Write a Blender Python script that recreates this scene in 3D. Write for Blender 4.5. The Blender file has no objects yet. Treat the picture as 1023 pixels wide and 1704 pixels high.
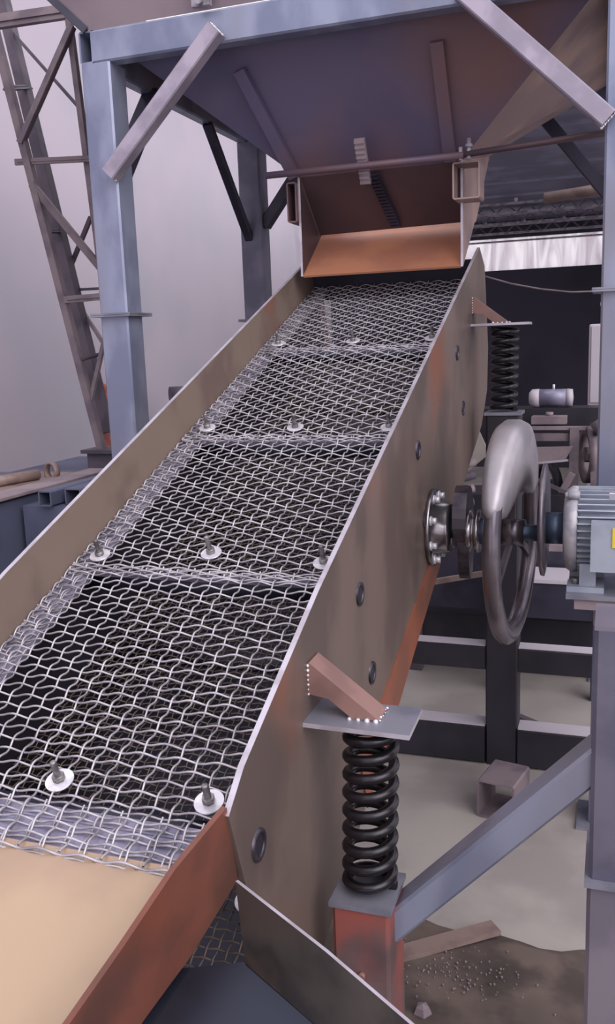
import bpy, bmesh, math, random
from math import sin, cos, pi, radians, sqrt
from mathutils import Vector as V, Matrix, Quaternion

random.seed(7)
SC = bpy.context.scene
COL = SC.collection
K = 1.25            # metres per unit
GZ = 1.55           # eye height above the ground, in units
f_px, yaw, pit, rol, al = 1477.17, radians(19.2815), radians(10.67675), radians(-2.1017), radians(20.98464)

# ------------------------------------------------------------------ camera
fw = V((-sin(yaw)*cos(pit), cos(yaw)*cos(pit), -sin(pit)))
r0 = V((cos(yaw), sin(yaw), 0)); u0 = r0.cross(fw)
rt = cos(rol)*r0 + sin(rol)*u0
up = -sin(rol)*r0 + cos(rol)*u0
cam = bpy.data.cameras.new('camera'); co = bpy.data.objects.new('camera', cam); COL.objects.link(co)
m = Matrix((rt, up, -fw)).transposed().to_4x4(); m.translation = V((0, 0, GZ))*K
co.matrix_world = m
cam.sensor_fit = 'VERTICAL'; cam.sensor_height = 36; cam.sensor_width = 36
cam.lens = f_px/1704*36; cam.clip_end = 200; cam.clip_start = .02
SC.camera = co
# ------------------------------------------------------------------ light
SC.view_settings.view_transform = 'Standard'; SC.view_settings.look = 'None'
SC.view_settings.exposure = 0.0; SC.view_settings.gamma = 1.0; SC.view_settings.use_curve_mapping = False
w = bpy.data.worlds.new('overcast_sky'); SC.world = w; w.use_nodes = True
nt = w.node_tree; nt.nodes.clear()
tc = nt.nodes.new('ShaderNodeTexCoord'); sx = nt.nodes.new('ShaderNodeSeparateXYZ')
nt.links.new(tc.outputs['Generated'], sx.inputs[0])
rp = nt.nodes.new('ShaderNodeValToRGB'); rp.color_ramp.elements[0].position = .0
rp.color_ramp.elements[0].color = (.74, .70, .80, 1); rp.color_ramp.elements[1].position = .8
rp.color_ramp.elements[1].color = (.93, .90, 1.0, 1)
nt.links.new(sx.outputs['Z'], rp.inputs[0])
bg = nt.nodes.new('ShaderNodeBackground'); bg.inputs['Strength'].default_value = 1.45
nt.links.new(rp.outputs[0], bg.inputs[0])
ow = nt.nodes.new('ShaderNodeOutputWorld'); nt.links.new(bg.outputs[0], ow.inputs[0])
sd = bpy.data.lights.new('sun', 'SUN'); sd.energy = 1.8; sd.angle = radians(50); sd.color = (1, .96, .97)
so = bpy.data.objects.new('sun', sd); COL.objects.link(so)
so.rotation_euler = V((-.62, .50, -.55)).to_track_quat('-Z', 'Y').to_euler()

# ------------------------------------------------------------------ materials
def mat(name, c, c2=None, rough=.55, metal=0., scale=6., detail=6., lo=.42, hi=.62, bump=0., c3=None, lo3=.55, hi3=.7, scale3=2.2, spec=.5, stretch=(1, 1, 1)):
    M = bpy.data.materials.new(name); M.use_nodes = True
    t = M.node_tree; b = t.nodes['Principled BSDF']
    b.inputs['Roughness'].default_value = rough; b.inputs['Metallic'].default_value = metal
    b.inputs['Specular IOR Level'].default_value = spec
    b.inputs['Base Color'].default_value = (*c, 1)
    if c2:
        g = t.nodes.new('ShaderNodeNewGeometry'); mp = t.nodes.new('ShaderNodeMapping'); mp.inputs['Scale'].default_value = stretch
        t.links.new(g.outputs['Position'], mp.inputs[0])
        n = t.nodes.new('ShaderNodeTexNoise'); n.inputs['Scale'].default_value = scale; n.inputs['Detail'].default_value = detail
        t.links.new(mp.outputs[0], n.inputs['Vector'])
        mr = t.nodes.new('ShaderNodeMapRange'); mr.interpolation_type = 'SMOOTHSTEP'
        mr.inputs['From Min'].default_value = lo; mr.inputs['From Max'].default_value = hi
        t.links.new(n.outputs['Fac'], mr.inputs['Value'])
        mx = t.nodes.new('ShaderNodeMix'); mx.data_type = 'RGBA'
        mx.inputs[6].default_value = (*c, 1); mx.inputs[7].default_value = (*c2, 1)
        t.links.new(mr.outputs[0], mx.inputs[0]); out = mx.outputs[2]
        if c3:
            n3 = t.nodes.new('ShaderNodeTexNoise'); n3.inputs['Scale'].default_value = scale3; n3.inputs['Detail'].default_value = 3
            t.links.new(mp.outputs[0], n3.inputs['Vector'])
            m3 = t.nodes.new('ShaderNodeMapRange'); m3.interpolation_type = 'SMOOTHSTEP'
            m3.inputs['From Min'].default_value = lo3; m3.inputs['From Max'].default_value = hi3
            t.links.new(n3.outputs['Fac'], m3.inputs['Value'])
            x3 = t.nodes.new('ShaderNodeMix'); x3.data_type = 'RGBA'; x3.inputs[7].default_value = (*c3, 1)
            t.links.new(m3.outputs[0], x3.inputs[0]); t.links.new(out, x3.inputs[6]); out = x3.outputs[2]
        t.links.new(out, b.inputs['Base Color'])
        if bump:
            bp = t.nodes.new('ShaderNodeBump'); bp.inputs['Strength'].default_value = bump; bp.inputs['Distance'].default_value = .01
            t.links.new(n.outputs['Fac'], bp.inputs['Height']); t.links.new(bp.outputs[0], b.inputs['Normal'])
    return M
def lin(r, g, b):
    return tuple((x/255/12.92 if x <= 10 else ((x/255+.055)/1.055)**2.4) for x in (r, g, b))
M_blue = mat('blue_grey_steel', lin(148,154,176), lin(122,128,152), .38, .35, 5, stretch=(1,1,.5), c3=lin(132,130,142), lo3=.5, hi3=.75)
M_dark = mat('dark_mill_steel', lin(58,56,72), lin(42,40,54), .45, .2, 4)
M_black = mat('black_painted_steel', lin(44,40,50), lin(34,31,40), .5, .0, 4)
M_plate = mat('rusty_side_plate', lin(120,103,95), lin(98,84,78), .45, .25, 3.0, c3=lin(140,88,66), lo3=.54, hi3=.78, scale3=2.4, stretch=(1,1,.7))
M_lip = mat('reddish_brown_plate', lin(122,74,60), lin(92,62,54), .42, .2, 4.5, c3=lin(128,72,54), lo3=.48, hi3=.75, scale3=3)
M_flange = mat('orange_brown_strip', lin(150,88,64), lin(128,80,62), .45, .2, 4)
M_inner = mat('brown_inner_plate', lin(134,116,104), lin(116,98,90), .5, .15, 4, c3=lin(150,100,80), lo3=.56, hi3=.75, scale3=2.0)
M_tan = mat('tan_worn_plate', lin(182,156,128), lin(168,142,120), .35, .1, 3, c3=lin(148,118,100), lo3=.6, hi3=.8, scale3=2)
M_orange = mat('orange_rust_plate', lin(188,128,98), lin(170,114,92), .4, .1, 4)
M_hop = mat('hopper_steel_purple', lin(92,84,108), lin(80,76,104), .5, .2, 2.2, c3=lin(112,84,84), lo3=.52, hi3=.7, scale3=.9)
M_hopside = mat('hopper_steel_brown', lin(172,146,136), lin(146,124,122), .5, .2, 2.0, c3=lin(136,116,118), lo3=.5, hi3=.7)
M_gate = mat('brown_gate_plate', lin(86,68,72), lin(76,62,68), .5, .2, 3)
M_edge = mat('bright_cut_edge', lin(198,192,202), lin(176,168,176), .4, .4, 12)
M_wire = mat('galvanized_wire', lin(196,192,196), lin(165,160,166), .4, .55, 20)
M_wire2 = mat('dull_brown_wire', lin(120,108,100), lin(90,80,74), .55, .3, 20)
M_strip = mat('purple_grey_flat_bar', lin(150,146,168), lin(128,124,146), .45, .3, 10)
M_zinc = mat('bright_zinc', lin(232,230,236), lin(205,203,210), .3, .35, 30)
M_stud = mat('grey_threaded_steel', lin(150,146,146), lin(110,106,108), .4, .6, 60)
M_spring = mat('black_spring_steel', lin(36,32,38), lin(28,25,30), .28, .3, 20, spec=.6)
M_post = mat('rust_blotched_post', lin(112,92,92), lin(92,74,76), .5, .2, 6, c3=lin(152,84,76), lo3=.46, hi3=.62, scale3=3.3)
M_brkt = mat('pinkish_brown_tube', lin(146,112,104), lin(128,98,92), .5, .15, 8)
M_greyplate = mat('grey_steel_plate', lin(140,140,152), lin(120,120,134), .4, .35, 8)
M_ltpost = mat('light_grey_column', lin(136,128,138), lin(118,112,124), .45, .3, 5)
M_shiny = mat('machined_steel', lin(170,165,168), lin(125,120,125), .22, .9, 10)
M_dshaft = mat('dark_machined_steel', lin(88,82,90), lin(60,56,64), .35, .7, 12)
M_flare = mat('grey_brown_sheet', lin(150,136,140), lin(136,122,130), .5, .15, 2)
M_seg = mat('satin_cast_steel', lin(176,170,174), lin(150,145,150), .4, .55, 4)
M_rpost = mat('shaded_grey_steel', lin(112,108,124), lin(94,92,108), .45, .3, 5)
M_brace = mat('pale_worn_tube', lin(176,166,180), lin(150,142,156), .4, .3, 6)
M_wheel = mat('cast_iron_wheel', lin(120,112,118), lin(88,82,90), .27, .7, 6)
M_bshaft = mat('blue_grey_shaft', lin(80,92,112), None, .35, .5)
M_motor = mat('pale_blue_motor_paint', lin(162,168,180), lin(144,150,164), .4, .1, 8)
M_motord = mat('dusty_motor_shell', lin(176,172,176), lin(150,148,156), .5, .1, 20)
M_white = mat('white_label', lin(225,222,230), None, .5)
M_yellow = mat('yellow_label', lin(226,200,50), None, .5)
M_wall = mat('smooth_grey_plaster', lin(190,180,190), lin(180,175,185), .8, 0, .7, 3, lo=.35, hi=.65, c3=lin(168,168,178), lo3=.5, hi3=.75, scale3=.35)
M_conc = mat('pale_concrete', lin(164,156,150), lin(146,138,134), .8, 0, 2.2, 8, c3=lin(138,132,130), lo3=.5, hi3=.7, scale3=.8)
M_dirt = mat('brown_packed_dirt', lin(104,90,82), lin(72,62,58), .95, 0, 5, 10, bump=.6, c3=lin(60,52,48), lo3=.5, hi3=.7, scale3=1.6)
M_mast = mat('grey_brown_angle_iron', lin(132,118,122), lin(108,96,104), .6, .2, 6)
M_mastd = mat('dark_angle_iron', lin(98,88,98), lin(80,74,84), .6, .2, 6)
M_block = mat('dark_blue_grey_steel', lin(92,96,118), lin(74,76,98), .5, .2, 2.5)
M_pipe = mat('brown_pipe', lin(140,120,112), lin(120,100,96), .55, .1, 10)
M_roof = mat('dark_corrugated_sheet', lin(140,138,160), lin(116,116,138), .5, .2, 2)
M_curtain = mat('black_wall_sheet', lin(52,48,62), lin(40,37,50), .8, 0, 1)
M_truss = mat('grey_purlin_steel', lin(160,154,162), lin(120,114,124), .6, .2, 14)
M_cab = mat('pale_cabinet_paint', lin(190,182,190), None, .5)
M_red = mat('orange_red_scrap', lin(196,110,88), lin(150,84,76), .7, 0, 9)
M_pink = mat('dusty_sheet_steel', lin(150,134,138), lin(128,114,120), .6, .1, 5)
M_tread = mat('cable_black', lin(60,56,62), None, .6)
# translucent daylight panel
M_film = bpy.data.materials.new('streaked_translucent_film'); M_film.use_nodes = True
t = M_film.node_tree; b = t.nodes['Principled BSDF']
g = t.nodes.new('ShaderNodeNewGeometry'); mp = t.nodes.new('ShaderNodeMapping'); mp.inputs['Scale'].default_value = (2.2, 1, .35)
mp.inputs['Rotation'].default_value = (0, .35, 0)
n = t.nodes.new('ShaderNodeTexNoise'); n.inputs['Scale'].default_value = 2.5; n.inputs['Detail'].default_value = 5; n.inputs['Distortion'].default_value = 1.2
cr = t.nodes.new('ShaderNodeValToRGB'); cr.color_ramp.elements[0].color = (*lin(180,168,180), 1); cr.color_ramp.elements[1].color = (*lin(240,234,240), 1)
cr.color_ramp.elements[0].position = .35; cr.color_ramp.elements[1].position = .6
t.links.new(g.outputs['Position'], mp.inputs[0]); t.links.new(mp.outputs[0], n.inputs['Vector']); t.links.new(n.outputs['Fac'], cr.inputs[0])
t.links.new(cr.outputs[0], b.inputs['Base Color']); t.links.new(cr.outputs[0], b.inputs['Emission Color']); b.inputs['Emission Strength'].default_value = .75

# ------------------------------------------------------------------ helpers (coordinates in units; camera at 0,0,0)
SA, CA = sin(al), cos(al)
def W(p): return V((p[0], p[1], p[2]+GZ))*K
def D(x, s, n=-1.0): return (x, s*CA - n*SA, s*SA + n*CA)        # deck coordinates
def at(px, py, Y):
    q = fw + rt*((px-511.5)/f_px) - up*((py-852)/f_px)
    return tuple(q*(Y/q.y))
def setp(o, label=None, cat=None, group=None, kind=None):
    if label: o['label'] = label
    if cat: o['category'] = cat
    if group: o['group'] = group
    if kind: o['kind'] = kind
    return o
def thing(name, loc, label, cat, group=None):
    o = bpy.data.objects.new(name, None); COL.objects.link(o); o.location = W(loc); o.empty_display_size = .1
    return setp(o, label, cat, group)
def rootloc(o):
    v = V((0, 0, 0))
    while o: v = v + o.location; o = o.parent
    return v
class MB:
    def __init__(s): s.v = []; s.f = []; s.mi = []; s.sm = []
    def add(s, vs, fs, mi=0, smooth=False):
        b = len(s.v); s.v += [tuple(x) for x in vs]; s.f += [tuple(i+b for i in q) for q in fs]
        s.mi += [mi]*len(fs); s.sm += [smooth]*len(fs); return s
    def box(s, lo, hi, mi=0):
        x0, y0, z0 = lo; x1, y1, z1 = hi
        return s.add([(x0,y0,z0),(x1,y0,z0),(x1,y1,z0),(x0,y1,z0),(x0,y0,z1),(x1,y0,z1),(x1,y1,z1),(x0,y1,z1)],
              [(0,3,2,1),(4,5,6,7),(0,1,5,4),(1,2,6,5),(2,3,7,6),(3,0,4,7)], mi)
    def frame(s, A, B, upv):
        A, B, upv = V(A), V(B), V(upv); d = (B-A).normalized(); sd_ = d.cross(upv).normalized(); u_ = sd_.cross(d).normalized()
        return A, B, d, sd_, u_
    def bar(s, A, B, w, h, upv=(0,0,1), mi=0, r=.0):
        A, B, d, a, u_ = s.frame(A, B, upv); w /= 2; h /= 2
        c = min(w, h)*r if r else 0
        if c: prof = [(-w+c,-h),(w-c,-h),(w,-h+c),(w,h-c),(w-c,h),(-w+c,h),(-w,h-c),(-w,-h+c)]
        else: prof = [(-w,-h),(w,-h),(w,h),(-w,h)]
        return s.ext(A, B, a, u_, prof, mi)
    def ext(s, A, B, a, u_, prof, mi=0, smooth=False):
        n = len(prof); vs = [A+a*p+u_*q for p, q in prof]+[B+a*p+u_*q for p, q in prof]
        fs = [(i, (i+1) % n, n+(i+1) % n, n+i) for i in range(n)]
        s.add(vs, fs, mi, smooth); s.add(vs, [tuple(range(n-1,-1,-1)), tuple(range(n, 2*n))], mi)
        return s
    def tube(s, A, B, w, h, t_, upv=(0,0,1), mi=0):           # open-ended rectangular hollow section
        A, B, d, a, u_ = s.frame(A, B, upv); w /= 2; h /= 2; c = t_*1.0
        o = [(-w+c,-h),(w-c,-h),(w,-h+c),(w,h-c),(w-c,h),(-w+c,h),(-w,h-c),(-w,-h+c)]
        i = [(-w+t_,-h+t_),(w-t_,-h+t_),(w-t_,-h+t_),(w-t_,h-t_),(w-t_,h-t_),(-w+t_,h-t_),(-w+t_,h-t_),(-w+t_,-h+t_)]
        n = 8; vs = []
        for P in (A, B):
            for pr in (o, i): vs += [P+a*p+u_*q for p, q in pr]
        fs = []
        for k in range(n):
            j = (k+1) % n
            fs += [(k, j, 2*n+j, 2*n+k), (n+j, n+k, 3*n+k, 3*n+j), (j, k, n+k, n+j), (2*n+k, 2*n+j, 3*n+j, 3*n+k)]
        return s.add(vs, fs, mi)
    def cyl(s, A, B, r, seg=20, r2=None, mi=0, cap=True):
        A, B = V(A), V(B); d = (B-A).normalized(); a = d.orthogonal().normalized(); u_ = d.cross(a); r2 = r if r2 is None else r2
        vs = [A+(a*cos(2*pi*k/seg)+u_*sin(2*pi*k/seg))*r for k in range(seg)]+[B+(a*cos(2*pi*k/seg)+u_*sin(2*pi*k/seg))*r2 for k in range(seg)]
        s.add(vs, [(k, (k+1) % seg, seg+(k+1) % seg, seg+k) for k in range(seg)], mi, True)
        if cap: s.add(vs, [tuple(range(seg-1,-1,-1)), tuple(range(seg, 2*seg))], mi)
        return s
    def lathe(s, C, axis, prof, seg=40, mi=0, closed=False):    # prof: (distance along the axis, radius)
        C, d = V(C), V(axis).normalized(); a = d.orthogonal().normalized(); u_ = d.cross(a); n = len(prof)
        vs = [C+d*x+(a*cos(2*pi*k/seg)+u_*sin(2*pi*k/seg))*r for k in range(seg) for x, r in prof]
        fs = []
        for k in range(seg):
            for i in range(n if closed else n-1):
                j = (i+1) % n; k2 = (k+1) % seg; fs.append((k*n+i, k2*n+i, k2*n+j, k*n+j))
        return s.add(vs, fs, mi, True)
    def ringpath(s, pts, r, seg=6, mi=0, cap=True, upv=None):   # tube along points
        pts = [V(p) for p in pts]; n = len(pts); vs = []; prev = None
        for i, p in enumerate(pts):
            d = (pts[min(i+1, n-1)]-pts[max(i-1, 0)]).normalized()
            if prev is None: a = (V(upv) if upv else d.orthogonal()); 
            else: a = prev
            a = (a-d*a.dot(d)).normalized(); prev = a; b_ = d.cross(a)
            vs += [p+(a*cos(2*pi*k/seg)+b_*sin(2*pi*k/seg))*r for k in range(seg)]
        fs = [(i*seg+k, i*seg+(k+1) % seg, (i+1)*seg+(k+1) % seg, (i+1)*seg+k) for i in range(n-1) for k in range(seg)]
        s.add(vs, fs, mi, True)
        if cap: s.add(vs, [tuple(range(seg-1,-1,-1)), tuple(range((n-1)*seg, n*seg))], mi)
        return s
    def slab(s, pts, th, mi=0, rim=None):                       # flat plate from an outline and a thickness vector
        pts = [V(p) for p in pts]; th = V(th); n = len(pts)
        vs = pts+[p+th for p in pts]
        s.add(vs, [tuple(range(n-1,-1,-1)), tuple(range(n, 2*n))], mi)
        return s.add(vs, [(i, (i+1) % n, n+(i+1) % n, n+i) for i in range(n)], mi if rim is None else rim)
    def build(s, name, m_, parent=None, kind=None, label=None, bevel=0, loc=None):
        me = bpy.data.meshes.new(name); o = bpy.data.objects.new(name, me); COL.objects.link(o)
        base = rootloc(parent) if parent else (W(loc) if loc else W(s.v[0]) if kind != 'structure' else V((0,0,0)))
        me.from_pydata([tuple(W(v)-base) for v in s.v], [], s.f)
        for mm in (m_ if isinstance(m_, (list, tuple)) else [m_]): me.materials.append(mm)
        me.polygons.foreach_set('material_index', s.mi); me.polygons.foreach_set('use_smooth', s.sm)
        bm = bmesh.new(); bm.from_mesh(me); bmesh.ops.remove_doubles(bm, verts=bm.verts, dist=1e-6)
        if len(bm.faces) < 60000: bmesh.ops.recalc_face_normals(bm, faces=bm.faces)
        bm.to_mesh(me); bm.free()
        if parent: o.parent = parent
        else: o.location = base
        if kind: o['kind'] = kind
        if label: o['label'] = label
        if bevel:
            bv = o.modifiers.new('bevel', 'BEVEL'); bv.width = bevel*K; bv.segments = 2; bv.limit_method = 'ANGLE'
        return o
def one(mb, name, m_, label, cat, group=None, bevel=0, kind=None, loc=None):
    o = mb.build(name, m_, None, bevel=bevel, loc=loc); setp(o, label, cat, group)
    if kind: o['kind'] = kind
    return o
def copy_tree(o, parent=None, dz=None):
    c = o.copy(); COL.objects.link(c); c.parent = parent
    for ch in [x for x in bpy.data.objects if x.parent == o]: copy_tree(ch, c)
    return c

# ------------------------------------------------------------------ setting
G = -GZ
MB().box((-9, -3, G-.1), (6, 16, G)).build('floor', M_conc, kind='structure')
# brown dirt in front of the slab edge
dm = MB(); NX, NY = 60, 50
vs = []
for j in range(NY+1):
    for i in range(NX+1):
        x = -1.0+3.2*i/NX; ye = 2.13+.02*sin(x*9)+.015*sin(x*23+1)+.03*(x+.4)
        y = -.6+(ye+.6)*j/NY
        z = G+.018+.008*sin(x*17+y*11)*sin(y*19-x*5)+random.uniform(-.003,.004)
        if j == NY: z = G-.001
        vs.append((x, y, z))
dm.add(vs, [(j*(NX+1)+i, j*(NX+1)+i+1, (j+1)*(NX+1)+i+1, (j+1)*(NX+1)+i) for j in range(NY) for i in range(NX)], 0, True)
one(dm, 'packed_dirt', M_dirt, 'brown packed dirt strip in front of the pale concrete slab', 'dirt', kind='stuff')
MB().box((-3.5, -2, G), (-3.4, 11, G+3.9)).build('wall_left', M_wall, kind='structure')
MB().box((-3.4, 10.9, G), (5, 11, .77)).build('wall_back', M_curtain, kind='structure')
fl = MB().box((-3.4, 10.95, .77), (5, 10.97, 1.16)); fl.build('window_1', M_film, kind='structure')
MB().box((-3.4, 10.86, 1.085), (5, 10.93, 1.10)).build('trim_1', M_truss, kind='structure')
MB().box((-3.4, 10.88, 1.13), (5, 10.93, 1.6)).build('trim_2', M_dark, kind='structure')
# corrugated roof running away from the yard, seen from below
rm = MB(); prof = []
NR = 260
for i in range(NR+1):
    y = 5.4+(11.2-5.4)*i/NR; z = 1.62-(y-5.4)*.055
    z += .035*(1 if (i % 26) < 4 else 0)
    prof.append((y, z))
vs = []
for y, z in prof: vs += [(-2.0, y, z), (5, y, z), (5, y, z+.02), (-2.0, y, z+.02)]
fs = []
for i in range(NR):
    a = 4*i; b_ = a+4
    fs += [(a, a+1, b_+1, b_), (a+3, b_+3, b_+2, a+2)]
rm.add(vs, fs).build('ceiling', M_roof, kind='structure')

# ------------------------------------------------------------------ vibrating screen
XR, XL, T = -.48, -1.11, .009
scr = thing('vibrating_screen', (-.795, 2.0, -.6), 'long inclined vibrating screen box with woven wire deck between rusty side plates', 'vibrating screen')
# side plates
def side_plate(x0, x1, name, label, m_):
    ol = [(.70, -.925), (.77, -.905), (1.15, -.885), (3.20, -.888), (3.30, -.985), (3.285, -1.30), (3.20, -1.44), (3.02, -1.50), (2.0, -1.485), (.76, -1.48), (.702, -1.20), (.694, -1.05)]
    a = [D(x0, s, n) for s, n in ol]
    mb = MB().slab(a, (x1-x0, 0, 0), 0, 0)
    for p_, q_ in zip(ol[:3], ol[1:4]):
        mb.slab([D(x0, *p_), D(x0, *q_), D(x0, q_[0], q_[1]+.0012), D(x0, p_[0], p_[1]+.0012)], (x1-x0, 0, 0), 1, 1)
    return mb.build(name, [m_, M_edge], scr, label=label)
side_plate(XR, XR+T, 'side_plate', 'brown outer side plate with oval tube ends', M_plate)
side_plate(XL-T, XL, 'side_plate', 'far side plate seen from inside', M_inner)
fo = [(2.12, -1.405), (2.10, -1.488), (1.20, -1.488), (1.20, -1.36)]
MB().slab([D(XR+T, a_, b_) for a_, b_ in fo], (.004,0,0)).build('bottom_flange', M_flange, scr, label='orange-brown strip along the lower edge')
# crossmember tubes with visible ends, and their rings
rows = [.772, 1.383, 1.99, 2.606]
tube_list = [(s, -1.046) for s in (.752, 1.356, 1.965, 2.61)]+[(s, -1.255) for s in (1.359, 1.965, 2.65)]
for s, n in tube_list:
    r = .021
    mb = MB().cyl(D(XL-T-.004, s, n), D(XR-.002, s, n), r, 24)
    cmn = mb.build('crossmember', M_dark, scr)
    mr = MB().lathe(D(XR+T, s, n), (1,0,0), [(-.002, r*.8), (.004, r*.82), (.004, r*1.12), (-.002, r*1.2)], 28)
    mr.build('end_ring', M_dshaft, cmn)
    md = MB().cyl(D(XR+T-.001, s, n), D(XR+T+.0015, s, n), r*.82, 24); md.build('end_hole', M_black, cmn)
# flat support bars under the mesh along both sides and across
for x0, x1 in ((XL, XL+.055), (XR-.03, XR)):
    a = [D(x0, .74, -1.008), D(x1, .74, -1.008), D(x1, 3.2, -1.008), D(x0, 3.2, -1.008)]
    MB().slab(a, tuple(V(D(0,0,-.008)))).build('edge_bar', M_strip, scr)
for s in rows:
    a = [D(XL, s-.06, -1.006), D(XR, s-.06, -1.006), D(XR, s-.045, -1.006), D(XL, s-.045, -1.006)]
    MB().slab(a, tuple(V(D(0,0,-.008)))).build('cross_bar', M_strip, scr)
a = [D(XL, .635, -1.008), D(XR-.035, .635, -1.008), D(XR-.02, .735, -1.008), D(XL, .735, -1.008)]
MB().slab(a, tuple(V(D(0,0,-.01)))).build('front_bar', M_strip, scr)
# rear back plate
MB().slab([D(XL, 3.2, -1.05), D(XR, 3.2, -1.05), D(XR, 3.2, -.93), D(XL, 3.2, -.93)], tuple(V(D(0,.012,0)))).build('back_plate', M_dark, scr)
# woven wire decks
def woven(x0, x1, s0, s1, px, ps, n0, r, amp, seg, sub, wob=0.):
    mb = MB(); nx = int(round((x1-x0)/px)); ns = int(round((s1-s0)/ps))
    for i in range(nx+1):
        x = x0+(x1-x0)*i/nx; pts = []
        for j in range(ns*sub+1):
            s = s0+(s1-s0)*j/(ns*sub); c = cos(pi*j/sub)*(1 if i % 2 else -1)
            pts.append(D(x+wob*sin(s*3+i), s, n0+amp*c))
        mb.ringpath(pts, r, seg, cap=False, upv=(1,0,0))
    for j in range(ns+1):
        s = s0+(s1-s0)*j/ns; pts = []
        for i in range(nx*sub+1):
            x = x0+(x1-x0)*i/(nx*sub); c = -cos(pi*i/sub)*(1 if j % 2 else -1)
            pts.append(D(x, s+wob*sin(x*7+j), n0+amp*c))
        mb.ringpath(pts, r, seg, cap=False, upv=(0,0,1))
    return mb
woven(XL+.006, XR-.012, .652, 3.19, .0335, .0245, -.9985, .0020, .0042, 6, 4, .001).build('wire_mesh', M_wire, scr, label='light galvanized woven wire deck')
woven(XL+.006, XR-.028, .650, .740, .0335, .0245, -1.004, .0019, .003, 6, 4).build('mesh_selvedge', M_wire, scr)
woven(XL+.003, XL+.058, .70, 3.18, .0183, .0255, -1.003, .0018, .003, 5, 3).build('mesh_selvedge', M_wire, scr)
for s in rows[1:]:
    woven(XL+.006, XR-.006, s-.068, s-.042, .0365, .0085, -.996, .002, .003, 5, 3).build('mesh_overlap', M_wire, scr)
woven(XL+.014, XR-.014, .60, 3.0, .0165, .0165, -1.215, .0017, .0024, 4, 2).build('lower_wire_mesh', M_wire2, scr, label='finer brown wire mesh of the lower deck')
for x0, x1 in ((XL, XL+.012), (XR-.012, XR)):
    MB().slab([D(x0, .76, -1.012), D(x0, 3.19, -1.012), D(x0, 3.19, -1.39), D(x0, .80, -1.39)], (x1-x0, 0, 0)).build('painted_shade_sheet', M_black, scr)  # black sheets added to paint the darkness below the mesh onto the plates
# undersize pan
MB().slab([D(XL, .62, -1.40), D(XR, .62, -1.40), D(XR, 3.1, -1.40), D(XL, 3.1, -1.40)], tuple(V(D(0,0,-.01)))).build('undersize_pan', M_dark, scr)
# clamping bolts: washer, nut, stud
def bolt(x, s, n=-.9945, tilt=(0, 0), L=.040, rw=.0225):
    c = V(D(x, s, n)); ax = V(D(tilt[0], tilt[1], 1)).normalized(); nn = V(D(0,0,1))
    wm = MB().cyl(c, c+nn*.003, rw, 28); o = wm.build('washer', M_zinc, scr)
    MB().cyl(c+nn*.003, c+nn*.003+ax*.010, .0098, 6).build('nut', M_stud, o)
    st = MB(); k = 14
    prof = [(0, 0)]
    for i in range(k*2): prof.append((L*i/(k*2), .0048 if i % 2 else .0055))
    prof += [(L, .004), (L, 0)]
    st.lathe(c+nn*.003, ax, prof, 12).build('stud', M_stud, o)
XM = (-1.056, -.800, -.545)
for si, s in enumerate(rows):
    for xi, x in enumerate(XM):
        ds = .015 if (si == 1 and xi == 1) else -.012 if (si == 1 and xi == 0) else 0
        bolt(x, s+ds, tilt=(random.uniform(-.12, .12), random.uniform(-.1, .1)), L=.040 if si else .036)
bolt(-.522, .765, -1.208)
# discharge lip: tan floor and converging outer wall
f0, f1 = V(D(XR-.008, .665, -1.002)), V(D(-.60, .30, -1.012))
g0, g1 = V(D(XL, .665, -1.002)), V(D(-1.05, .30, -1.012))
MB().slab([f0, f1, g1, g0], tuple(V(D(0,0,-.008)))).build('discharge_lip', M_tan, scr, label='smooth tan discharge plate')
def onplane(px, py, P0, n):
    q = fw + rt*((px-511.5)/f_px) - up*((py-852)/f_px)
    return q*(V(P0).dot(V(n))/q.dot(V(n)))
LP = V(D(XR+T, .72, -.93)); LN = (V(D(-.565, .32, -.95))-LP).cross(V(D(0,0,1))).normalized()
wall = [onplane(x, y, LP, LN) for x, y in ((377,1344),(292,1446),(205,1576),(40,1812),(160,1812),(245,1690),(320,1588),(396,1463))]
MB().slab(wall, LN*(.008 if LN.x < 0 else -.008), 0, 0).build('lip_side_wall', [M_lip, M_edge], scr, label='reddish brown side wall of discharge lip')
# spring brackets
def spring_mount(x0, y0, z, dx=.205, dy=.105, yb=.04):
    pl = MB().slab([(XR+T, y0, z), (x0+dx, y0-.005, z), (x0+dx-.002, y0+dy, z), (XR+T, y0+dy, z)], (0,0,.008), 0, 1)
    pl.build('spring_plate', [M_greyplate, M_edge], scr, label='flat grey bracket plate over spring')
    yc = y0+.058
    a = [(XR+T, yc-.026, z+.098), (XR+.012, yc-.026, z+.100), (XR+.130, yc-.026, z+.010), (XR+.085, yc-.026, z+.008), (XR+T+.035, yc-.026, z+.040), (XR+T, yc-.026, z+.045)]
    mb = MB().slab(a, (0,.052,0))
    mb.build('bracket_tube', M_brkt, scr, label='pinkish brown square bracket tube')
    wl = MB()
    for k in range(4):
        x = XR+.08+.045*k/3; wl.add(*sphere((x, yc-.029, z+.009), random.uniform(.0025,.0055)), smooth=True)
    for k in range(9): wl.add(*sphere((XR+.128+random.uniform(-.004,.006), yc-.026+.052*k/8, z+.011), random.uniform(.001,.003)), smooth=True)
    for k in range(7): wl.add(*sphere((XR+T+.001, yc-.027, z+.045+.05*k/6), random.uniform(.0015,.003)), smooth=True)
    wl.build('weld_bead', M_zinc, scr)
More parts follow.
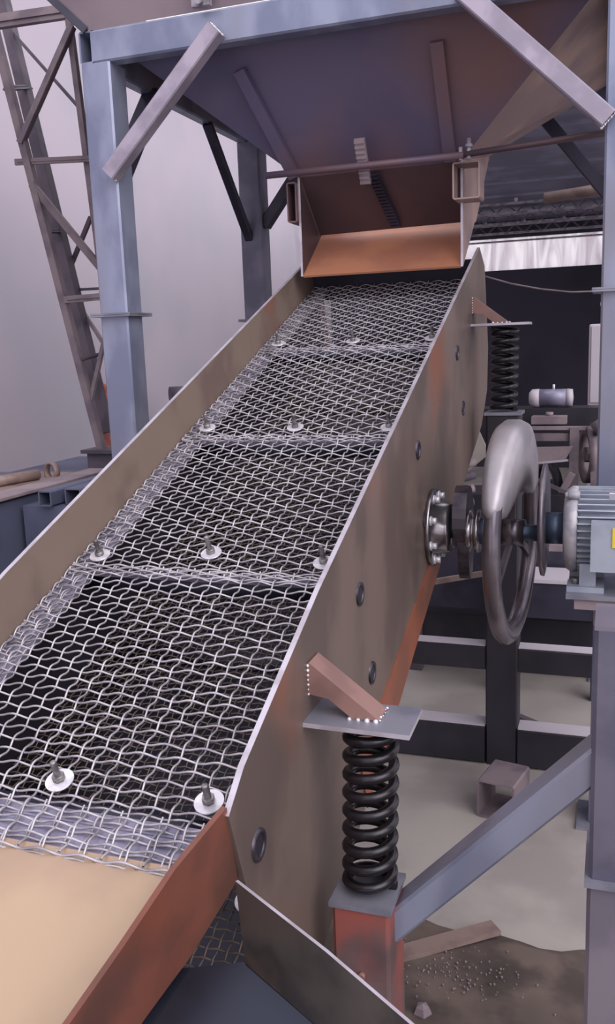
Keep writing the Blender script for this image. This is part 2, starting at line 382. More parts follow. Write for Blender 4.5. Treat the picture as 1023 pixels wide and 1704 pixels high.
def sphere(c, r, n=6, m_=8):
    vs = []; fs = []
    for i in range(n+1):
        t_ = pi*i/n
        for j in range(m_): vs.append((c[0]+r*sin(t_)*cos(2*pi*j/m_), c[1]+r*sin(t_)*sin(2*pi*j/m_), c[2]+r*cos(t_)))
    for i in range(n):
        for j in range(m_): fs.append((i*m_+j, i*m_+(j+1) % m_, (i+1)*m_+(j+1) % m_, (i+1)*m_+j))
    return vs, fs
spring_mount(-.48, 1.284, -.617, dx=.188)
spring_mount(-.48, 3.09, .040)
# bearing housing on the side plate
AX = (2.38, -.508)
bh = MB().lathe((XR+T, *AX), (1,0,0), [(0,.0), (0,.106), (.010,.108), (.013,.104), (.013,.074), (.050,.070), (.056,.064), (.056,.0)], 48).build('bearing_housing', M_shiny, scr)
for k in range(8):
    a = 2*pi*(k+.5)/8; y = AX[0]+.090*cos(a); z = AX[1]+.090*sin(a)
    MB().cyl((XR+T+.012, y, z), (XR+T+.017, y, z), .013, 16).cyl((XR+T+.017, y, z), (XR+T+.030, y, z), .0095, 6).build('hex_bolt', M_zinc, bh)

# ------------------------------------------------------------------ coil springs
def spring(c0_, c1, R, r, turns, label):
    root = thing('coil_spring', c1, label, 'spring', 'coil springs carrying the screen')
    pts = []; N_ = int(turns*28)
    c0_, c1 = V(c0_), V(c1)
    for i in range(N_+1):
        t_ = i/N_; e = t_
        # closed end coils
        e = min(1, max(0, (t_*turns-.8)/(turns-1.6)))
        e = e*.90+.05*min(1, t_*turns/.8)+.05*max(0, (t_*turns-(turns-.8))/.8)
        c = c1.lerp(c0_, e); a = 2*pi*turns*t_
        pts.append(c+V((cos(a)*(R-r), sin(a)*(R-r), 0)))
    MB().ringpath(pts, r, 10, upv=(0,0,1)).build('coil', M_spring, root)
    return root
s1 = spring((-.370, 1.338, -.626), (-.378, 1.335, -.915), .0485, .0093, 9.5, 'black coil spring under the near bracket plate')
s2 = spring((-.363, 3.145, .030), (-.366, 3.145, -.245), .049, .0085, 9.5, 'black coil spring under the far bracket plate')

# ------------------------------------------------------------------ screen support frame
sf = thing('support_frame', (-.3, 2.2, G), 'black and grey welded support frame standing on the floor under the screen springs', 'frame')
def post(x0, x1, y0, y1, z0, z1, m_, name='post', label=None, t_=.006):
    return MB().tube(((x0+x1)/2, (y0+y1)/2, z0), ((x0+x1)/2, (y0+y1)/2, z1), abs(x1-x0), abs(y1-y0), t_, (0,1,0)).build(name, m_, sf, label=label)
post(-.430, -.331, 1.278, 1.385, G, -.931, M_post, label='rust blotched spring post')
MB().box((-.434, 1.274, -.931), (-.327, 1.389, -.922)).build('cap_plate', M_greyplate, sf)
post(-.420, -.306, 3.09, 3.20, G, -.262, M_black, label='black rear spring post')
MB().box((-.425, 3.085, -.262), (-.300, 3.205, -.252)).build('cap_plate', M_greyplate, sf)
MB().cyl((-.380, 1.270, -1.052), (-.380, 1.282, -1.052), .0065, 12).build('rivet', M_brkt, sf)
for z0, z1 in ((-1.185, -1.095), (-1.545, -1.40)):
    for xa, xb in ((-1.2, -.422), (-.304, .3)):
        MB().tube((xa, 3.13, (z0+z1)/2), (xb, 3.13, (z0+z1)/2), .07 if z1 > -1.3 else .09, z1-z0, .005).build('rail', M_black, sf)
        MB().box((xa, 3.097 if z1 > -1.3 else 3.087, z1), (xb, 3.163 if z1 > -1.3 else 3.173, z1+.002)).build('painted_top_sheen', M_cab, sf)  # pale slab added; sky reflection on the rail tops put into its colour
# slanted brace and front column
MB().tube((-.345, 1.350, -.994), (-.004, 1.350, -.633), .066, .047, .005).build('slanted_brace', M_blue, sf, label='blue grey slanted brace')
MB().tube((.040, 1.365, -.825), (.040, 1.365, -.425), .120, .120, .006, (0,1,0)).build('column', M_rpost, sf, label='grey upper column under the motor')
MB().tube((.049, 1.375, G), (.049, 1.375, -.835), .142, .142, .006, (0,1,0)).build('column', M_ltpost, sf, label='light grey lower column')
MB().box((-.020, 1.305, -.425), (.10, 1.425, -.419)).build('cap_plate', M_ltpost, sf)
MB().box((-.026, 1.295, -.835), (.124, 1.45, -.825)).build('flange_plate', M_greyplate, sf)
# ------------------------------------------------------------------ hopper frame
F0, F1 = 2.75, 4.04
XA, XB, PW = -1.697, .060, .107
ZB, ZT = .932, 1.032
hf = thing('steel_gantry', ((XA+XB)/2, 3.4, G), 'tall blue-grey square tube frame with corner braces carrying the hopper', 'frame')
def hp(name, mb, m_=M_blue, label=None, bevel=0): return mb.build(name, m_, hf, label=label, bevel=bevel)
for x in (XA, XB-PW):
    for y in (F0, F1):
        cx, cy = x+PW/2, y+PW/2
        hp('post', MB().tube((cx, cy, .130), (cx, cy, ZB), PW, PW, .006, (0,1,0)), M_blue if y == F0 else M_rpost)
        hp('post', MB().tube((cx, cy, G), (cx, cy, .118), PW, PW, .006, (0,1,0)), label='lower post section below splice plates')
        hp('splice_plate', MB().box((cx-.078, cy-.078, .118), (cx+.078, cy+.078, .1235)).box((cx-.078, cy-.078, .1245), (cx+.078, cy+.078, .130)), M_greyplate)
        hp('base_plate', MB().box((cx-.09, cy-.09, G), (cx+.09, cy+.09, G+.01)), M_greyplate)
BW = .050
for x in (XA+BW/2, XB-BW/2):
    hp('side_beam', MB().tube((x, F0, (ZB+ZT)/2), (x, F1+PW, (ZB+ZT)/2), BW, ZT-ZB, .006))
for y in (F0+.03, F1+PW-.03):
    hp('cross_beam', MB().tube((XA+BW, y, (ZB+ZT)/2), (XB-BW, y, (ZB+ZT)/2), .06, ZT-ZB, .006))
bw = .052
def weld_line(A, B, n=10, r=.004):
    A, B = V(A), V(B); mb = MB()
    for k in range(n): mb.add(*sphere(A.lerp(B, k/(n-1)), r*random.uniform(.7, 1.2), 4, 6), smooth=True)
    return mb
for sgn, xo in ((1, XA), (-1, XB)):
    a = (xo+sgn*.098, F0-.026, .575); b_ = (xo+sgn*.505, F0-.026, .965)
    o = hp('corner_brace', MB().tube(a, b_, bw, bw, .004, (0,1,0)), M_brace, 'pale corner brace across the front')
    d = (V(b_)-V(a)).normalized(); sd_ = V((-d.z, 0, d.x))*.027
    weld_line(V(a)-sd_, V(a)+sd_).build('weld_bead', M_zinc, o); weld_line(V(b_)-sd_, V(b_)+sd_).build('weld_bead', M_zinc, o)
    # rear frame brace
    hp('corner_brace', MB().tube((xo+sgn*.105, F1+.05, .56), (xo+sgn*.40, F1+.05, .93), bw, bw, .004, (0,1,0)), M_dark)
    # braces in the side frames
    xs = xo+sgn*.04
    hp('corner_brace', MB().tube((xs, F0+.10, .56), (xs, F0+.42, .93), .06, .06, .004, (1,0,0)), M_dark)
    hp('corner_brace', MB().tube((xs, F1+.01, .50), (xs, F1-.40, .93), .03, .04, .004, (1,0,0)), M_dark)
for x in (XA+.002, XA+PW-.002): pass

# ------------------------------------------------------------------ hopper
hop = thing('hopper', ((XA+XB)/2, 3.4, .24), 'large brown steel hopper pyramid hanging in the frame above the screen', 'hopper')
def hh(name, mb, m_, label=None, parent=None): return mb.build(name, m_, parent or hop, label=label)
OX0, OX1 = -1.068, -.505              # outlet
N0, N1 = F0+.062, F1+PW-.062          # inner frame lines
IX0, IX1 = XA+BW, XB-BW
oz = .575
# inclined panels
hh('front_panel', MB().slab([(IX0, N0, ZT), (IX1, N0, ZT), (OX1, 3.10, oz), (OX0, 3.10, oz)], (0,.008,.004)), M_hop, 'dark purple-brown sloping front panel')
hh('side_panel', MB().slab([(IX0, N0, ZT), (OX0, 3.10, oz), (OX0, 3.75, .70), (IX0, N1, ZT)], (.008,0,.004)), M_hopside, 'left sloping panel')
hh('side_panel', MB().slab([(IX1, N0, ZT), (OX1, 3.10, oz), (OX1, 3.75, .70), (IX1, N1, ZT)], (-.008,0,.004)), M_hopside, 'light brown right sloping panel')
hh('rear_panel', MB().slab([(IX0, N1, ZT), (IX1, N1, ZT), (OX1, 3.75, .70), (OX0, 3.75, .70)], (0,-.008,.004)), M_hop)
# flared upper panels above the frame
zf, fl_ = 1.50, .46
U = [(XA+.04, F0, ZT), (XB-.04, F0, ZT), (XB-.04, F1+PW, ZT), (XA+.04, F1+PW, ZT)]
O = [(XA+.04-fl_, F0-.18, zf), (XB-.04+fl_, F0-.18, zf), (XB-.04+fl_, F1+PW+.18, zf), (XA+.04-fl_, F1+PW+.18, zf)]
for k, nm in enumerate(('front', 'right', 'rear', 'left')):
    j = (k+1) % 4
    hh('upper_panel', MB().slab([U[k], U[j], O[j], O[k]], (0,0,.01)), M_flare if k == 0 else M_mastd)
hh('corner_angle', MB().bar(V(U[0])+V((-.01,0,.0)), V(O[0])+V((-.01,0,0)), .022, .022), M_dark)
# small lug on the upper panel
lug = at(340, 12, 2.73)
hh('lug', MB().box((lug[0]-.03, lug[1]-.03, lug[2]-.005), (lug[0]+.03, lug[1]-.01, lug[2]+.05)).cyl((lug[0], lug[1]-.045, lug[2]+.006), (lug[0], lug[1]-.03, lug[2]+.006), .012, 6), M_truss)
# chute: walls, floor, gate
wp = [(3.10, .24), (3.10, .60), (3.70, .70), (3.75, .70), (3.40, .42), (3.36, .41)]
for x, t_ in ((OX0-.008, .008), (OX1, .008)):
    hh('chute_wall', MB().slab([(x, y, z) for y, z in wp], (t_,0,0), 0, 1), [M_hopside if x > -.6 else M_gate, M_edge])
hh('chute_floor', MB().slab([(OX0, 3.10, .242), (OX1, 3.10, .242), (OX1, 3.75, .695), (OX0, 3.75, .695)], (0,.004,-.006)), M_orange, 'orange tan chute floor')
hh('gate', MB().slab([(OX0+.004, 3.095, oz), (OX1-.004, 3.095, oz), (OX1-.004, 3.30, .408), (OX0+.004, 3.30, .400)], (0,.006,.006)), M_gate, 'dark brown gate plate')
# threaded rack strips on the gate
def rack(P0, P1, w_, n, m_a):
    P0, P1 = V(P0), V(P1); d = P1-P0; u_ = V((1,0,0)); nn = d.normalized().cross(u_)
    if nn.y > 0: nn = -nn
    mb = MB().bar(P0+nn*.008, P1+nn*.008, w_, .012, nn)
    for k in range(n):
        c = P0+d*((k+.5)/n)+nn*.016
        mb.bar(c-u_*w_*.5, c+u_*w_*.5, d.length/n*.5, .008, nn)
    return mb
hh('adjusting_rack', rack((-.815, 2.985, .66), (-.815, 3.06, .53), .035, 9, 0), M_pink, 'notched steel rack strip on the shaft')
hh('adjusting_rack', rack((-.80, 3.095, .565), (-.765, 3.28, .415), .035, 16, 0), M_dark)
# stiffener ribs on the front panel
for xa, xb in ((-1.19, -1.075), (-.56, -.50)):
    pass
def onpanel(x, t_):       # t_ 0 top, 1 bottom of the front panel
    return V((x, N0+(3.10-N0)*t_-.012, ZT+(oz-ZT)*t_-.007))
for (xa, ta), (xb, tb) in (((-1.19, .30), (-1.08, .98)), ((-.54, .30), (-.535, .98))):
    hh('stiffener_rib', MB().bar(onpanel(xa, ta), onpanel(xb, tb), .04, .022, (0,-1,-.6)), M_hop)
# pivot shaft with hinge boxes
hh('gate_shaft', MB().cyl((-1.155, 3.00, .575), (-.478, 3.00, .575), .0115, 16), M_hop, 'round bar across the outlet')
hh('gate_shaft', MB().cyl((-.478, 3.00, .577), (.02, 3.00, .600), .010, 16), M_gate, 'thin reddish rod running right')
def channel(x0, x1, y0, y1, z0, z1, t_=.005):
    return MB().tube(((x0+x1)/2, y0, (z0+z1)/2), ((x0+x1)/2, y1, (z0+z1)/2), x1-x0, z1-z0, t_)
hh('hinge_box', channel(-.518, -.430, 3.02, 3.12, .445, .560), M_hopside, 'open square tube stub at the right of the outlet')
hh('hinge_box', channel(-1.112, -1.076, 3.08, 3.20, .425, .560), M_hop, 'open square tube stub at the left of the outlet')
hh('hinge_bolt', MB().cyl((-.462, 3.0, .56), (-.462, 3.0, .625), .007, 10).cyl((-.462, 3.0, .597), (-.462, 3.0, .607), .013, 6).cyl((-.488, 3.0, .56), (-.488, 3.0, .60), .006, 10), M_truss)

# ------------------------------------------------------------------ drive: shaft, flywheel
dr = thing('flywheel', (-.25, AX[0], AX[1]), 'spoked flywheel with polished rim on the shaft between bearing and motor', 'flywheel')
C = (-.25, 2.38, -.530)
R_ = .300
AXc = (2.38, -.515)
def dd(name, mb, m_, parent=None, label=None): return mb.build(name, m_, parent or dr, label=label)
ya, za = AXc
TW = V((cos(.085), -sin(.085), 0)); TS = V((sin(.085), cos(.085), 0)); TU = V((0,0,1)); TC = V((C[0], ya, za))
dd('rim', MB().lathe(TC, TW, [(-.018, R_*.84), (-.022, R_*.92), (-.016, R_*.975), (-.006, R_), (.006, R_), (.016, R_*.975), (.022, R_*.92), (.018, R_*.84), (.006, R_*.82), (-.006, R_*.82)], 80, closed=True), M_wheel)
# thick rounded balance segment filling the top of the wheel
sg = MB(); vs = []; prof = [(-.040, .42), (-.046, .60), (-.046, .85), (-.038, .96), (-.020, 1.005), (.010, 1.005), (.028, .975), (.036, .88), (.036, .60), (.030, .42)]
NA = 30
for k in range(NA+1):
    a = radians(18)+radians(144)*k/NA
    e = sin(pi*k/NA)**.35
    for x, r_ in prof: vs.append(TC+TW*(x*(.35+.65*e))+(TS*cos(a)+TU*sin(a))*(R_*(r_ if r_ > .7 else .86-(.86-r_)*e)))
n_ = len(prof)
fs = [(k*n_+i, k*n_+(i+1) % n_, (k+1)*n_+(i+1) % n_, (k+1)*n_+i) for k in range(NA) for i in range(n_)]
sg.add(vs, fs, 0, True).add(vs, [tuple(range(n_)), tuple(range(NA*n_, NA*n_+n_))])
dd('balance_segment', sg, M_seg, label='thick bright rounded segment at the top of the wheel')
dd('hub', MB().lathe(TC, TW, [(-.03,0),(-.03,.036),(.03,.036),(.03,0)], 32), M_wheel)
for a in (pi/2, radians(205), radians(335)):
    d = TS*cos(a)+TU*sin(a)
    dd('spoke', MB().bar(TC+d*.03, TC+d*(R_*.84), .022, .012, tuple(TW)), M_wheel)
dd('shaft', MB().cyl((XR+T+.055, ya, za), (-.33, ya, za), .022, 24).cyl((-.345, ya, za), (-.282, ya, za), .036, 28).cyl((-.282, ya, za), (-.165, ya, za), .022, 28), M_bshaft, label='blue-grey shaft')
# eccentric weight and couplings
ew = MB()
pr = [(.055*cos(a), .055*sin(a)) for a in [pi+pi*k/10 for k in range(11)]]+[(.075*cos(a), .02+.105*sin(a)) for a in [pi*k/12 for k in range(13)]]
vsn = [V((-.402, ya+p, za+q)) for p, q in pr]
ew.slab(vsn, (.036, 0, 0)); dd('eccentric_weight', ew, M_dshaft)
dd('coupling', MB().lathe((-.372, ya, za), (1,0,0), [(0,0),(0,.058),(.010,.060),(.014,.045),(.022,.045),(.026,.060),(.034,.058),(.036,0)], 36), M_shiny)
ew2 = MB(); pr2 = [(.05*cos(a), -.02+.115*sin(a)) for a in [pi+pi*k/12 for k in range(13)]]+[(.04, .04), (-.04, .04)]
ew2.slab([V((-.392, ya+p, za+q)) for p, q in pr2], (.03, 0, 0)); dd('eccentric_weight', ew2, M_dshaft)

# ------------------------------------------------------------------ motor with coupling disc
mo = thing('electric_motor', (.0, 2.38, -.66), 'pale blue finned electric motor on plate beside the right post', 'motor')
def mm_(name, mb, m_, label=None, parent=None): return mb.build(name, m_, parent or mo, label=label)
mz = -.500; X0m = -.118; R0 = .104
mm_('coupling_disc', MB().lathe((-.178, 2.38, -.478), (1,0,0), [(0,0),(0,.13),(.004,.148),(.012,.150),(.016,.13),(.016,0)], 56), M_wheel)
mm_('motor_shaft', MB().cyl((-.165, 2.38, mz), (X0m, 2.38, mz), .042, 32), M_bshaft)
mm_('end_bell', MB().lathe((X0m, 2.38, mz), (1,0,0), [(0,0),(0,.085),(.006,.104),(.02,.113),(.034,.113),(.036,.10)], 48), M_motord)
mm_('motor_body', MB().cyl((X0m+.034, 2.38, mz), (.22, 2.38, mz), R0-.006, 48), M_motor)
fn = MB()
for k in range(40):
    a = 2*pi*k/40
    if abs(sin(a)) > -2:
        d = V((0, cos(a), sin(a))); P = V((X0m+.036, 2.38, mz)); Q = V((.215, 2.38, mz))
        fn.bar(P+d*(R0-.002), Q+d*(R0-.002), .0035, .022, d)
mm_('cooling_fins', fn, M_motor)
mm_('terminal_box', MB().box((-.048, 2.225, mz-.075), (.09, 2.29, mz+.045)), M_motor)
mm_('yellow_label', MB().box((.002, 2.222, mz-.012), (.036, 2.2249, mz+.036)), M_yellow)
mm_('name_plate', MB().bar((-.008, 2.312, mz+.096), (.06, 2.312, mz+.096), .002, .038, (0,-.7,.75)), M_white)
for x in (X0m+.01, X0m+.03):
    pass
mm_('bolt_lug', MB().cyl((X0m+.012, 2.315, mz+.100), (X0m+.040, 2.315, mz+.100), .011, 8).cyl((X0m+.004, 2.315, mz+.100), (X0m+.012, 2.315, mz+.100), .008, 6), M_motord)
for y in (2.30, 2.46):
    ft = mm_('foot', MB().box((-.075, y-.02, -.640), (-.035, y+.02, mz-.07)).box((-.105, y-.035, -.640), (-.015, y+.035, -.626)), M_motor)
    MB().cyl((-.085, y, -.626), (-.085, y, -.612), .010, 6).build('hex_bolt', M_stud, ft)
mm_('base_plate', MB().box((-.105, 2.24, -.652), (.26, 2.52, -.640)), M_greyplate)
mbk = MB().box((-.085, 2.25, -.68), (.25, 2.50, -.652)).tube((.0, 2.37, -.72), (.0, 2.748, -.72), .08, .08, .005).box((-.05,2.32,-.70),(.05,2.44,-.65))
mm_('mounting_arm', mbk, M_pink)

# ------------------------------------------------------------------ transverse discharge chute in the foreground
ch = thing('discharge_chute', (-.35, .85, -.85), 'folded dark steel discharge chute in the foreground below the lower deck', 'chute')
B0, B1 = V(at(396, 1464, .955)), V(at(690, 1700, .845)); BN = (B1-B0).cross(V((0,.12,1))).normalized()
BS = [onplane(x, y, B0, BN) for x, y in ((396,1464),(412,1600),(540,1712),(660,1815),(850,1830),(690,1704),(545,1580))]
MB().slab(BS, BN*(-.005 if BN.y > 0 else .005), 0, 1).build('back_sheet', [mat('oily_dark_sheet', lin(96,90,86), lin(66,62,64), .3, .6, 5, c3=lin(126,110,94), lo3=.55, hi3=.7, scale3=5), M_edge], ch, label='upright dark sheet with bright edge')
F0_, F1_ = BS[1], BS[3]; FN = (F1_-F0_).cross(V((-.35,-.9,-.32))).normalized()
FL = [onplane(x, y, F0_, FN) for x, y in ((412,1600),(540,1712),(660,1815),(150,1840),(225,1700),(300,1612))]
MB().slab(FL, (0, 0, -.008)).build('floor_sheet', mat('blue_black_sheet', lin(46,49,62), lin(28,29,36), .28, .5, 3), ch, label='blue-black chute floor')

# ------------------------------------------------------------------ left side: mast, steel stack
YM = 3.5
def am(px, py, dy=0): return V(at(px, py, YM+dy))
ms = thing('lattice_mast', tuple(am(165, 760)), 'leaning lattice mast of grey-brown angle iron beside the left frame post', 'lattice mast')
def strut(a, b_, w_, dy1=0, dy2=0, m_=M_mast, name='brace'):
    A_, B_ = am(*a, dy1), am(*b_, dy2)
    MB().bar(A_, B_, w_, w_*.5, (0,1,0)).bar(A_+V((w_*.4,.2*w_,0)), B_+V((w_*.4,.2*w_,0)), w_*.2, w_*1.0, (0,1,0)).build(name, m_, ms)
strut((-30, -25), (168, 748), .034, 0, 0, M_mast, 'chord')
strut((0, -10), (176, 720), .052, .35, .1, M_mastd, 'chord')
strut((112, 20), (192, 640), .026, .1, .1, M_mast, 'chord')
strut((-40, 42), (108, 20), .055, 0, .1, M_mast)
strut((8, 147), (48, 145), .022, 0, .35, M_mastd)
strut((25, 270), (150, 264), .026, -.01, .08)
strut((76, 385), (106, 385), .018, 0, .3, M_mastd)
strut((107, 499), (175, 493), .030, -.01, .08)
strut((108, 483), (170, 480), .012, .3, .1, M_mastd)
strut((136, 598), (165, 590), .016, 0, .1, M_mastd)
strut((118, 45), (33, 238), .030, .08, -.01)
strut((10, 42), (134, 182), .014, .35, .1, M_mastd)
strut((52, 306), (166, 445), .030, -.01, .08)
strut((150, 362), (112, 455), .018, .1, .3, M_mastd)
strut((116, 485), (172, 572), .016, .3, .1)
strut((172, 570), (150, 668), .018, .08, 0)
b0 = am(165, 748)
MB().box((b0.x-.06, b0.y-.06, b0.z-.012), (b0.x+.12, b0.y+.10, b0.z+.004)).box((b0.x-.04, b0.y-.04, b0.z-.085), (b0.x+.10, b0.y+.08, b0.z-.012)).build('base_block', M_mastd, ms)
# support pedestal down to the steel stack
zs = b0.z-.085
one(MB().box((-3.0, 2.2, G), (-1.9, 3.05, -.475)), 'steel_tank', M_block, 'dark blue-grey steel tank beside the screen left of the frame post', 'tank', bevel=.006)
one(MB().box((-2.6, 3.06, G), (-1.76, 3.9, zs)), 'steel_pedestal', M_block, 'dark steel pedestal under the lattice mast', 'pedestal', bevel=.006)
# clutter on the tank
def pipe(name, A_, B_, r, m_, label, cat, hollow=True):
    A_, B_ = V(A_), V(B_); mb = MB(); d = (B_-A_); L = d.length
    mb.lathe(A_, d, [(0, r*.8), (0, r), (L, r), (L, r*.8)], 24, closed=True)
    return one(mb, name, m_, label, cat)
pipe('short_pipe', (-2.10, 2.62, -.444), (-2.05, 2.80, -.444), .020, M_pipe, 'short brown pipe lying on top of the blue-grey tank', 'pipe')
one(MB().lathe((-2.035, 2.87, -.442), (.3,1,0), [(-.012,.028),(-.012,.034),(.012,.034),(.012,.028)], 24, closed=True), 'pipe_ring', M_pipe, 'brown steel ring behind the short pipe on the tank', 'ring')
one(MB().box((-2.22, 2.50, -.475), (-1.98, 3.0, -.464)), 'flat_sheet', M_pipe, 'brown flat sheet lying under the short pipe', 'sheet')
one(MB().tube((-1.93, 2.26, -.461), (-1.93, 3.04, -.461), .10, .014, .003), 'flat_tube', M_pink, 'pale flat bar along the near edge of the tank top', 'bar')
one(MB().tube((-1.775, 2.45, -.470), (-1.775, 3.04, -.470), .050, .052, .005), 'square_tube', M_block, 'open ended square tube left of the screen plate, nearer the tank', 'square tube', 'square tubes by the tank')
one(MB().tube((-1.700, 2.50, -.470), (-1.700, 3.04, -.470), .062, .055, .005), 'square_tube', M_block, 'open ended square tube right beside the screen plate', 'square tube', 'square tubes by the tank')
one(MB().box((-1.88, 2.47, G), (-1.66, 3.03, -.498)), 'steel_stand', M_block, 'blue-grey steel stand carrying the two square tubes', 'stand')
one(MB().bar((-1.97, 2.35, -.448), (-1.93, 2.42, -.448), .012, .012), 'steel_scrap', M_pink, 'small bent steel offcut on the tank edge', 'offcut')
# round stub by the wall and orange scrap behind the post
q = at(297, 657, 5.9)
one(MB().cyl((q[0]-.07, 5.9, q[2]), (q[0]+.05, 6.0, q[2]), .06, 28).box((q[0]-.04, 5.9, G), (q[0]+.04, 6.0, q[2]-.045)), 'blower', M_mastd, 'small dark round blower on a stand beyond the far left post', 'blower')
q = at(166, 655, 4.4)
rs = MB()
for k in range(9): rs.add(*sphere((q[0]+random.uniform(-.02,.04), 4.4+random.uniform(-.05,.05), q[2]+random.uniform(-.05,.04)), random.uniform(.025,.045), 6, 9), smooth=True)
rs.box((q[0]+.0, 4.3, q[2]-.16), (q[0]+.12, 4.5, q[2]-.06)).box((q[0]-.02, 4.35, G), (q[0]+.08, 4.45, q[2]-.16))
one(rs, 'scrap_bundle', M_red, 'orange-red lumpy bundle behind the mast foot', 'bundle')
# ------------------------------------------------------------------ floor pieces at the right
P = at(850, 1338, 2.82)
px_ = P[0]; 
oc = MB().tube((px_-.05, 2.78, G+.062), (px_+.06, 2.92, G+.062), .105, .122, .006)
oc = MB().tube((-.335, 2.70, G+.066), (-.300, 2.86, G+.066), .125, .130, .006)
one(oc, 'tube_offcut', M_mast, 'brown square tube offcut lying on concrete below the rail', 'offcut')
one(MB().bar((-.60, 1.85, G+.03), (-.26, 2.12, G+.028), .05, .012), 'steel_strip', M_pipe, 'brown steel strip lying on the dirt at the slab edge', 'strip')
for i, (px, py, r) in enumerate(((692, 1676, .014), (612, 1640, .01))):
    q = V(at(px, py, 1.5))
one(MB().add(*sphere((-.385, 1.78, G+.02), .022, 4, 5)), 'stone', M_pink, 'small pale stone on the dirt beside the spring post', 'stone')
gr = MB()
for k in range(150):
    x = -.33+random.gauss(0, .08); y = 1.93+random.gauss(0, .05)
    gr.add(*sphere((x, y, G+.022), random.uniform(.0015, .0038), 3, 4))
one(gr, 'gravel', M_mast, 'scatter of pale gravel crumbs on the dirt', 'gravel', kind='stuff')

# ------------------------------------------------------------------ background machine on the right
YB = 5.0
bt = thing('machine_frame', (-.4, 5.2, G), 'dark workshop machine frame with pale rails behind the flywheel', 'machine')
def bb(name, mb, m_, label=None): return mb.build(name, m_, bt, label=label)
bb('top_beam', MB().box((-1.1, 5.0, -.50), (.3, 5.12, -.392)).box((-1.1, 5.0, -.392), (.3, 5.2, -.387)), M_black)
for x in (-1.05, .22): bb('leg', MB().box((x-.05, 5.0, G), (x+.05, 5.1, -.50)), M_black)
bb('pale_rail', MB().bar((-.60, 4.8, -.475), (-.14, 4.8, -.475), .05, .016), M_pink)
bb('pale_rail', MB().bar((-.60, 4.8, -.52), (-.17, 4.8, -.52), .05, .040), M_mast)
bb('upright', MB().bar((-.195, 4.78, -.47), (-.195, 4.78, -.80), .045, .045, (0,1,0)), M_mast)
bb('gearbox', MB().box((-.42, 4.85, -.46), (-.24, 4.95, -.42)).cyl((-.33, 4.9, -.42), (-.33, 4.9, -.40), .02, 12), M_pink)
bb('sheet_guard', MB().slab([(-.56, 4.7, -.57), (-.20, 4.7, -.56), (-.24, 4.7, -.64), (-.50, 4.7, -.665)], (0,.02,0)), M_pink)
bb('belt_wheel', MB().lathe((-.125, 4.85, -.62), (1,.25,0), [(-.02,.11),(-.025,.15),(.025,.15),(.02,.11)], 36, closed=True).lathe((-.125, 4.85, -.62), (1,.25,0), [(-.02,0),(-.02,.04),(.02,.04),(.02,0)], 20).bar((-.125,4.74,-.62),(-.125,4.96,-.62),.02,.03), M_mast)
bb('cross_bar', MB().bar((-.50, 4.7, -.66), (-.22, 4.7, -.63), .012, .010), M_edge)
bb('slanted_leg', MB().bar((-.20, 4.72, -.70), (-.36, 4.72, -1.02), .035, .035, (0,1,0)), M_pink)
bb('slanted_leg', MB().bar((-.50, 4.66, -.67), (-.16, 4.66, -.82), .018, .018, (0,1,0)), M_mastd)
bb('bent_sheet', MB().slab([(-.58, 4.65, -.70), (-.44, 4.65, -.70), (-.40, 4.65, -.76), (-.50, 4.65, -1.02), (-.58, 4.65, -1.02)], (0,.012,0)), M_pink)
bb('drive_wheel', MB().lathe((-.335, 4.95, -.80), (1,.6,0), [(-.02,.10),(-.02,.13),(.02,.13),(.02,.10)], 32, closed=True).cyl((-.36,4.93,-.8),(-.31,4.97,-.8),.03,16), M_black)
bb('housing', MB().box((-.11, 4.72, -.80), (-.02, 4.85, -.62)), M_mast)
bb('filler_cap', MB().cyl((-.1, 4.75, -.48), (-.04, 4.75, -.44), .035, 16), M_mast)
for k in range(5):
    bb('roller', MB().cyl((-.86, 4.5-.02*k, -.66-.07*k), (-.68, 4.6-.02*k, -.63-.065*k), .022, 14), (M_pink, M_mastd)[k % 2])
bb('side_sheet', MB().slab([(-.86,4.7,-.44),(-.70,4.7,-.42),(-.62,4.7,-.60),(-.80,4.7,-.75)], (0,.02,0)), M_conc)
bb('lower_box', MB().box((-1.2, 4.6, -1.05), (.2, 4.9, -.80)), M_black)
# small motor on top beam
sm = thing('small_motor', (-.32, 5.06, -.387), 'small white and grey motor on the black beam far behind', 'motor')
MB().cyl((-.40, 5.06, -.335), (-.25, 5.06, -.335), .048, 24).build('body', M_strip, sm)
MB().lathe((-.45, 5.06, -.335), (1,0,0), [(0,0),(0,.03),(.015,.048),(.055,.05),(.055,0)], 24).build('end_cap', M_cab, sm)
MB().lathe((-.25, 5.06, -.335), (1,0,0), [(0,0),(0,.05),(.03,.046),(.035,0)], 24).build('end_cap', M_cab, sm)
MB().cyl((-.32, 5.06, -.29), (-.32, 5.06, -.262), .006, 10).build('eye_bolt', M_white, sm)
cb = thing('control_cabinet', (-.09, 5.3, -.4), 'tall pale control cabinet standing behind the right frame post', 'cabinet')
MB().box((-.149, 5.3, G), (.12, 5.5, .055)).build('body', M_cab, cb, bevel=.01)
MB().box((-.135, 5.292, -.38), (.11, 5.3, .04)).build('door', M_cab, cb)
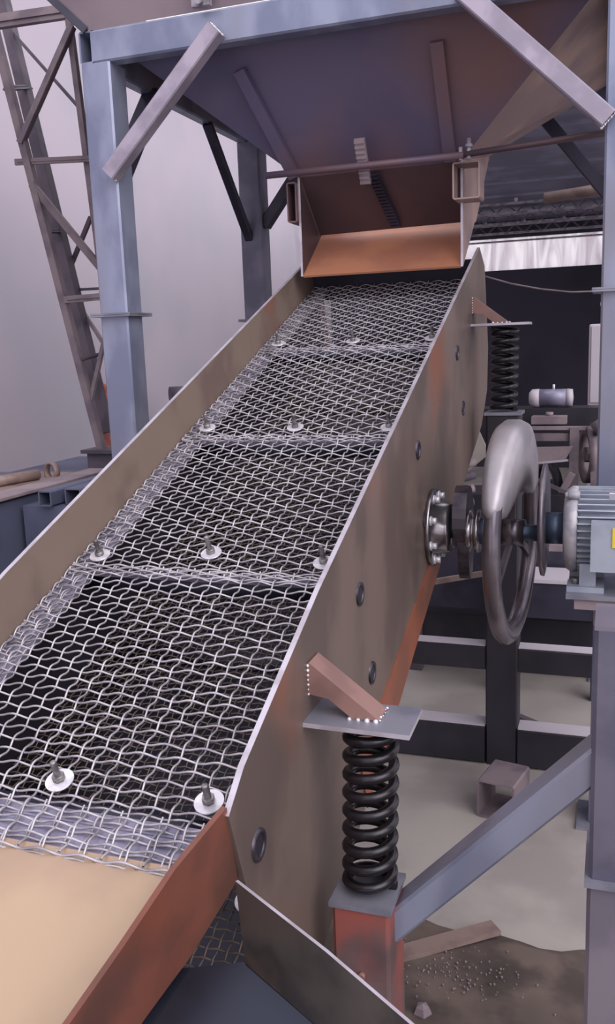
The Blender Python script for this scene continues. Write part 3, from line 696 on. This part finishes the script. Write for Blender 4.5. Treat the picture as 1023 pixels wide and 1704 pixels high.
# steel sections lying on the floor behind the flywheel
def onfloor(name, x0, x1, y, w_, h, z, m_, label, cat='steel section', grp=None):
    return one(MB().tube((x0, y, z), (x1, y, z), w_, h, .006), name, m_, label, cat, grp)
lg = thing('low_bench', (-.3, 4.0, G), 'low steel bench with pale top behind the flywheel and motor', 'bench')
MB().box((-.95, 3.95, -.935), (.2, 4.15, -.92)).build('top', M_pink, lg)
MB().box((-.95, 3.95, -1.22), (.2, 3.99, -.935)).build('apron', M_dark, lg)
MB().box((-.90, 3.97, G), (-.84, 4.03, -.95)).build('leg', M_mastd, lg)
MB().box((.08, 3.97, G), (.14, 4.03, -.95)).build('leg', M_mastd, lg)
MB().box((-.90, 4.0, -1.45), (.14, 4.12, -1.27)).build('lower_shelf', M_black, lg)
sh = thing('steel_trestle', (-.25, 3.8, G), 'low dark steel trestle with pale top slab left of the motor plate', 'trestle')
MB().box((-.46, 3.70, -1.015), (-.02, 3.92, -1.0)).build('top_slab', M_cab, sh)
MB().box((-.46, 3.71, -1.17), (-.02, 3.91, -1.015)).build('body', M_dark, sh)
for x in (-.45, -.07): MB().box((x, 3.78, G), (x+.05, 3.83, -1.17)).build('leg', M_dark, sh)
one(MB().bar((-.95, 3.6, -1.06), (-.42, 3.6, -.94), .02, .022), 'loose_rod', M_pipe, 'pale rod leaning behind the eccentric weights', 'rod')
one(MB().bar((-.36, 3.50, G+.02), (-.20, 3.38, G+.02), .03, .03), 'angle_piece', M_mastd, 'dark steel bar on the floor below the flywheel', 'bar')
# roof steel
for i, (z, y) in enumerate(((1.20, 10.3), (1.135, 10.5), (1.07, 10.7))):
    pass
def lattice_purlin(y, z, label):
    r_ = thing('lattice_purlin', (0, y, z), label, 'purlin', 'lattice purlins under the far roof edge')
    MB().bar((-3.3, y, z+.045), (4.9, y, z+.045), .04, .025).bar((-3.3, y, z-.045), (4.9, y, z-.045), .04, .022).build('chord', M_truss, r_)
    mb = MB(); k = 0; x = -3.2
    while x < 4.6:
        mb.bar((x, y, z-.045), (x+.1, y, z+.045), .015, .015, (0,1,0)).bar((x+.1, y, z+.045), (x+.2, y, z-.045), .015, .015, (0,1,0)); x += .2
    mb.build('web', M_mastd, r_)
    mc = MB(); x = -3.1
    while x < 4.7:
        mc.cyl((x, y-.04, z+.075), (x, y, z+.075), .02, 8); x += .42
    mc.build('bolt_row', M_cab, r_)
lattice_purlin(9.6, 1.285, 'upper grey lattice purlin below the corrugated roof')
lattice_purlin(10.0, 1.23, 'middle grey lattice purlin below the corrugated roof')
lattice_purlin(10.4, 1.175, 'lowest grey lattice purlin just above the daylight strip')
q0, q1 = at(905, 330, 5.0), at(1030, 314, 5.0)
pipe('overhead_pipe', q0, (q1[0]+.5, q1[1], q1[2]+.05), .028, M_pipe, 'tan round pipe sticking out behind the right frame post', 'pipe')
wr = [V(at(800, 458, 4.2)), V(at(850, 472, 4.3)), V(at(900, 481, 4.4)), V(at(950, 486, 4.5)), V(at(1010, 484, 4.6)), V(at(1060, 478, 4.7))]
one(MB().ringpath(wr, .004, 6), 'hanging_cable', M_mast, 'thin cable sagging behind the right frame post', 'cable')
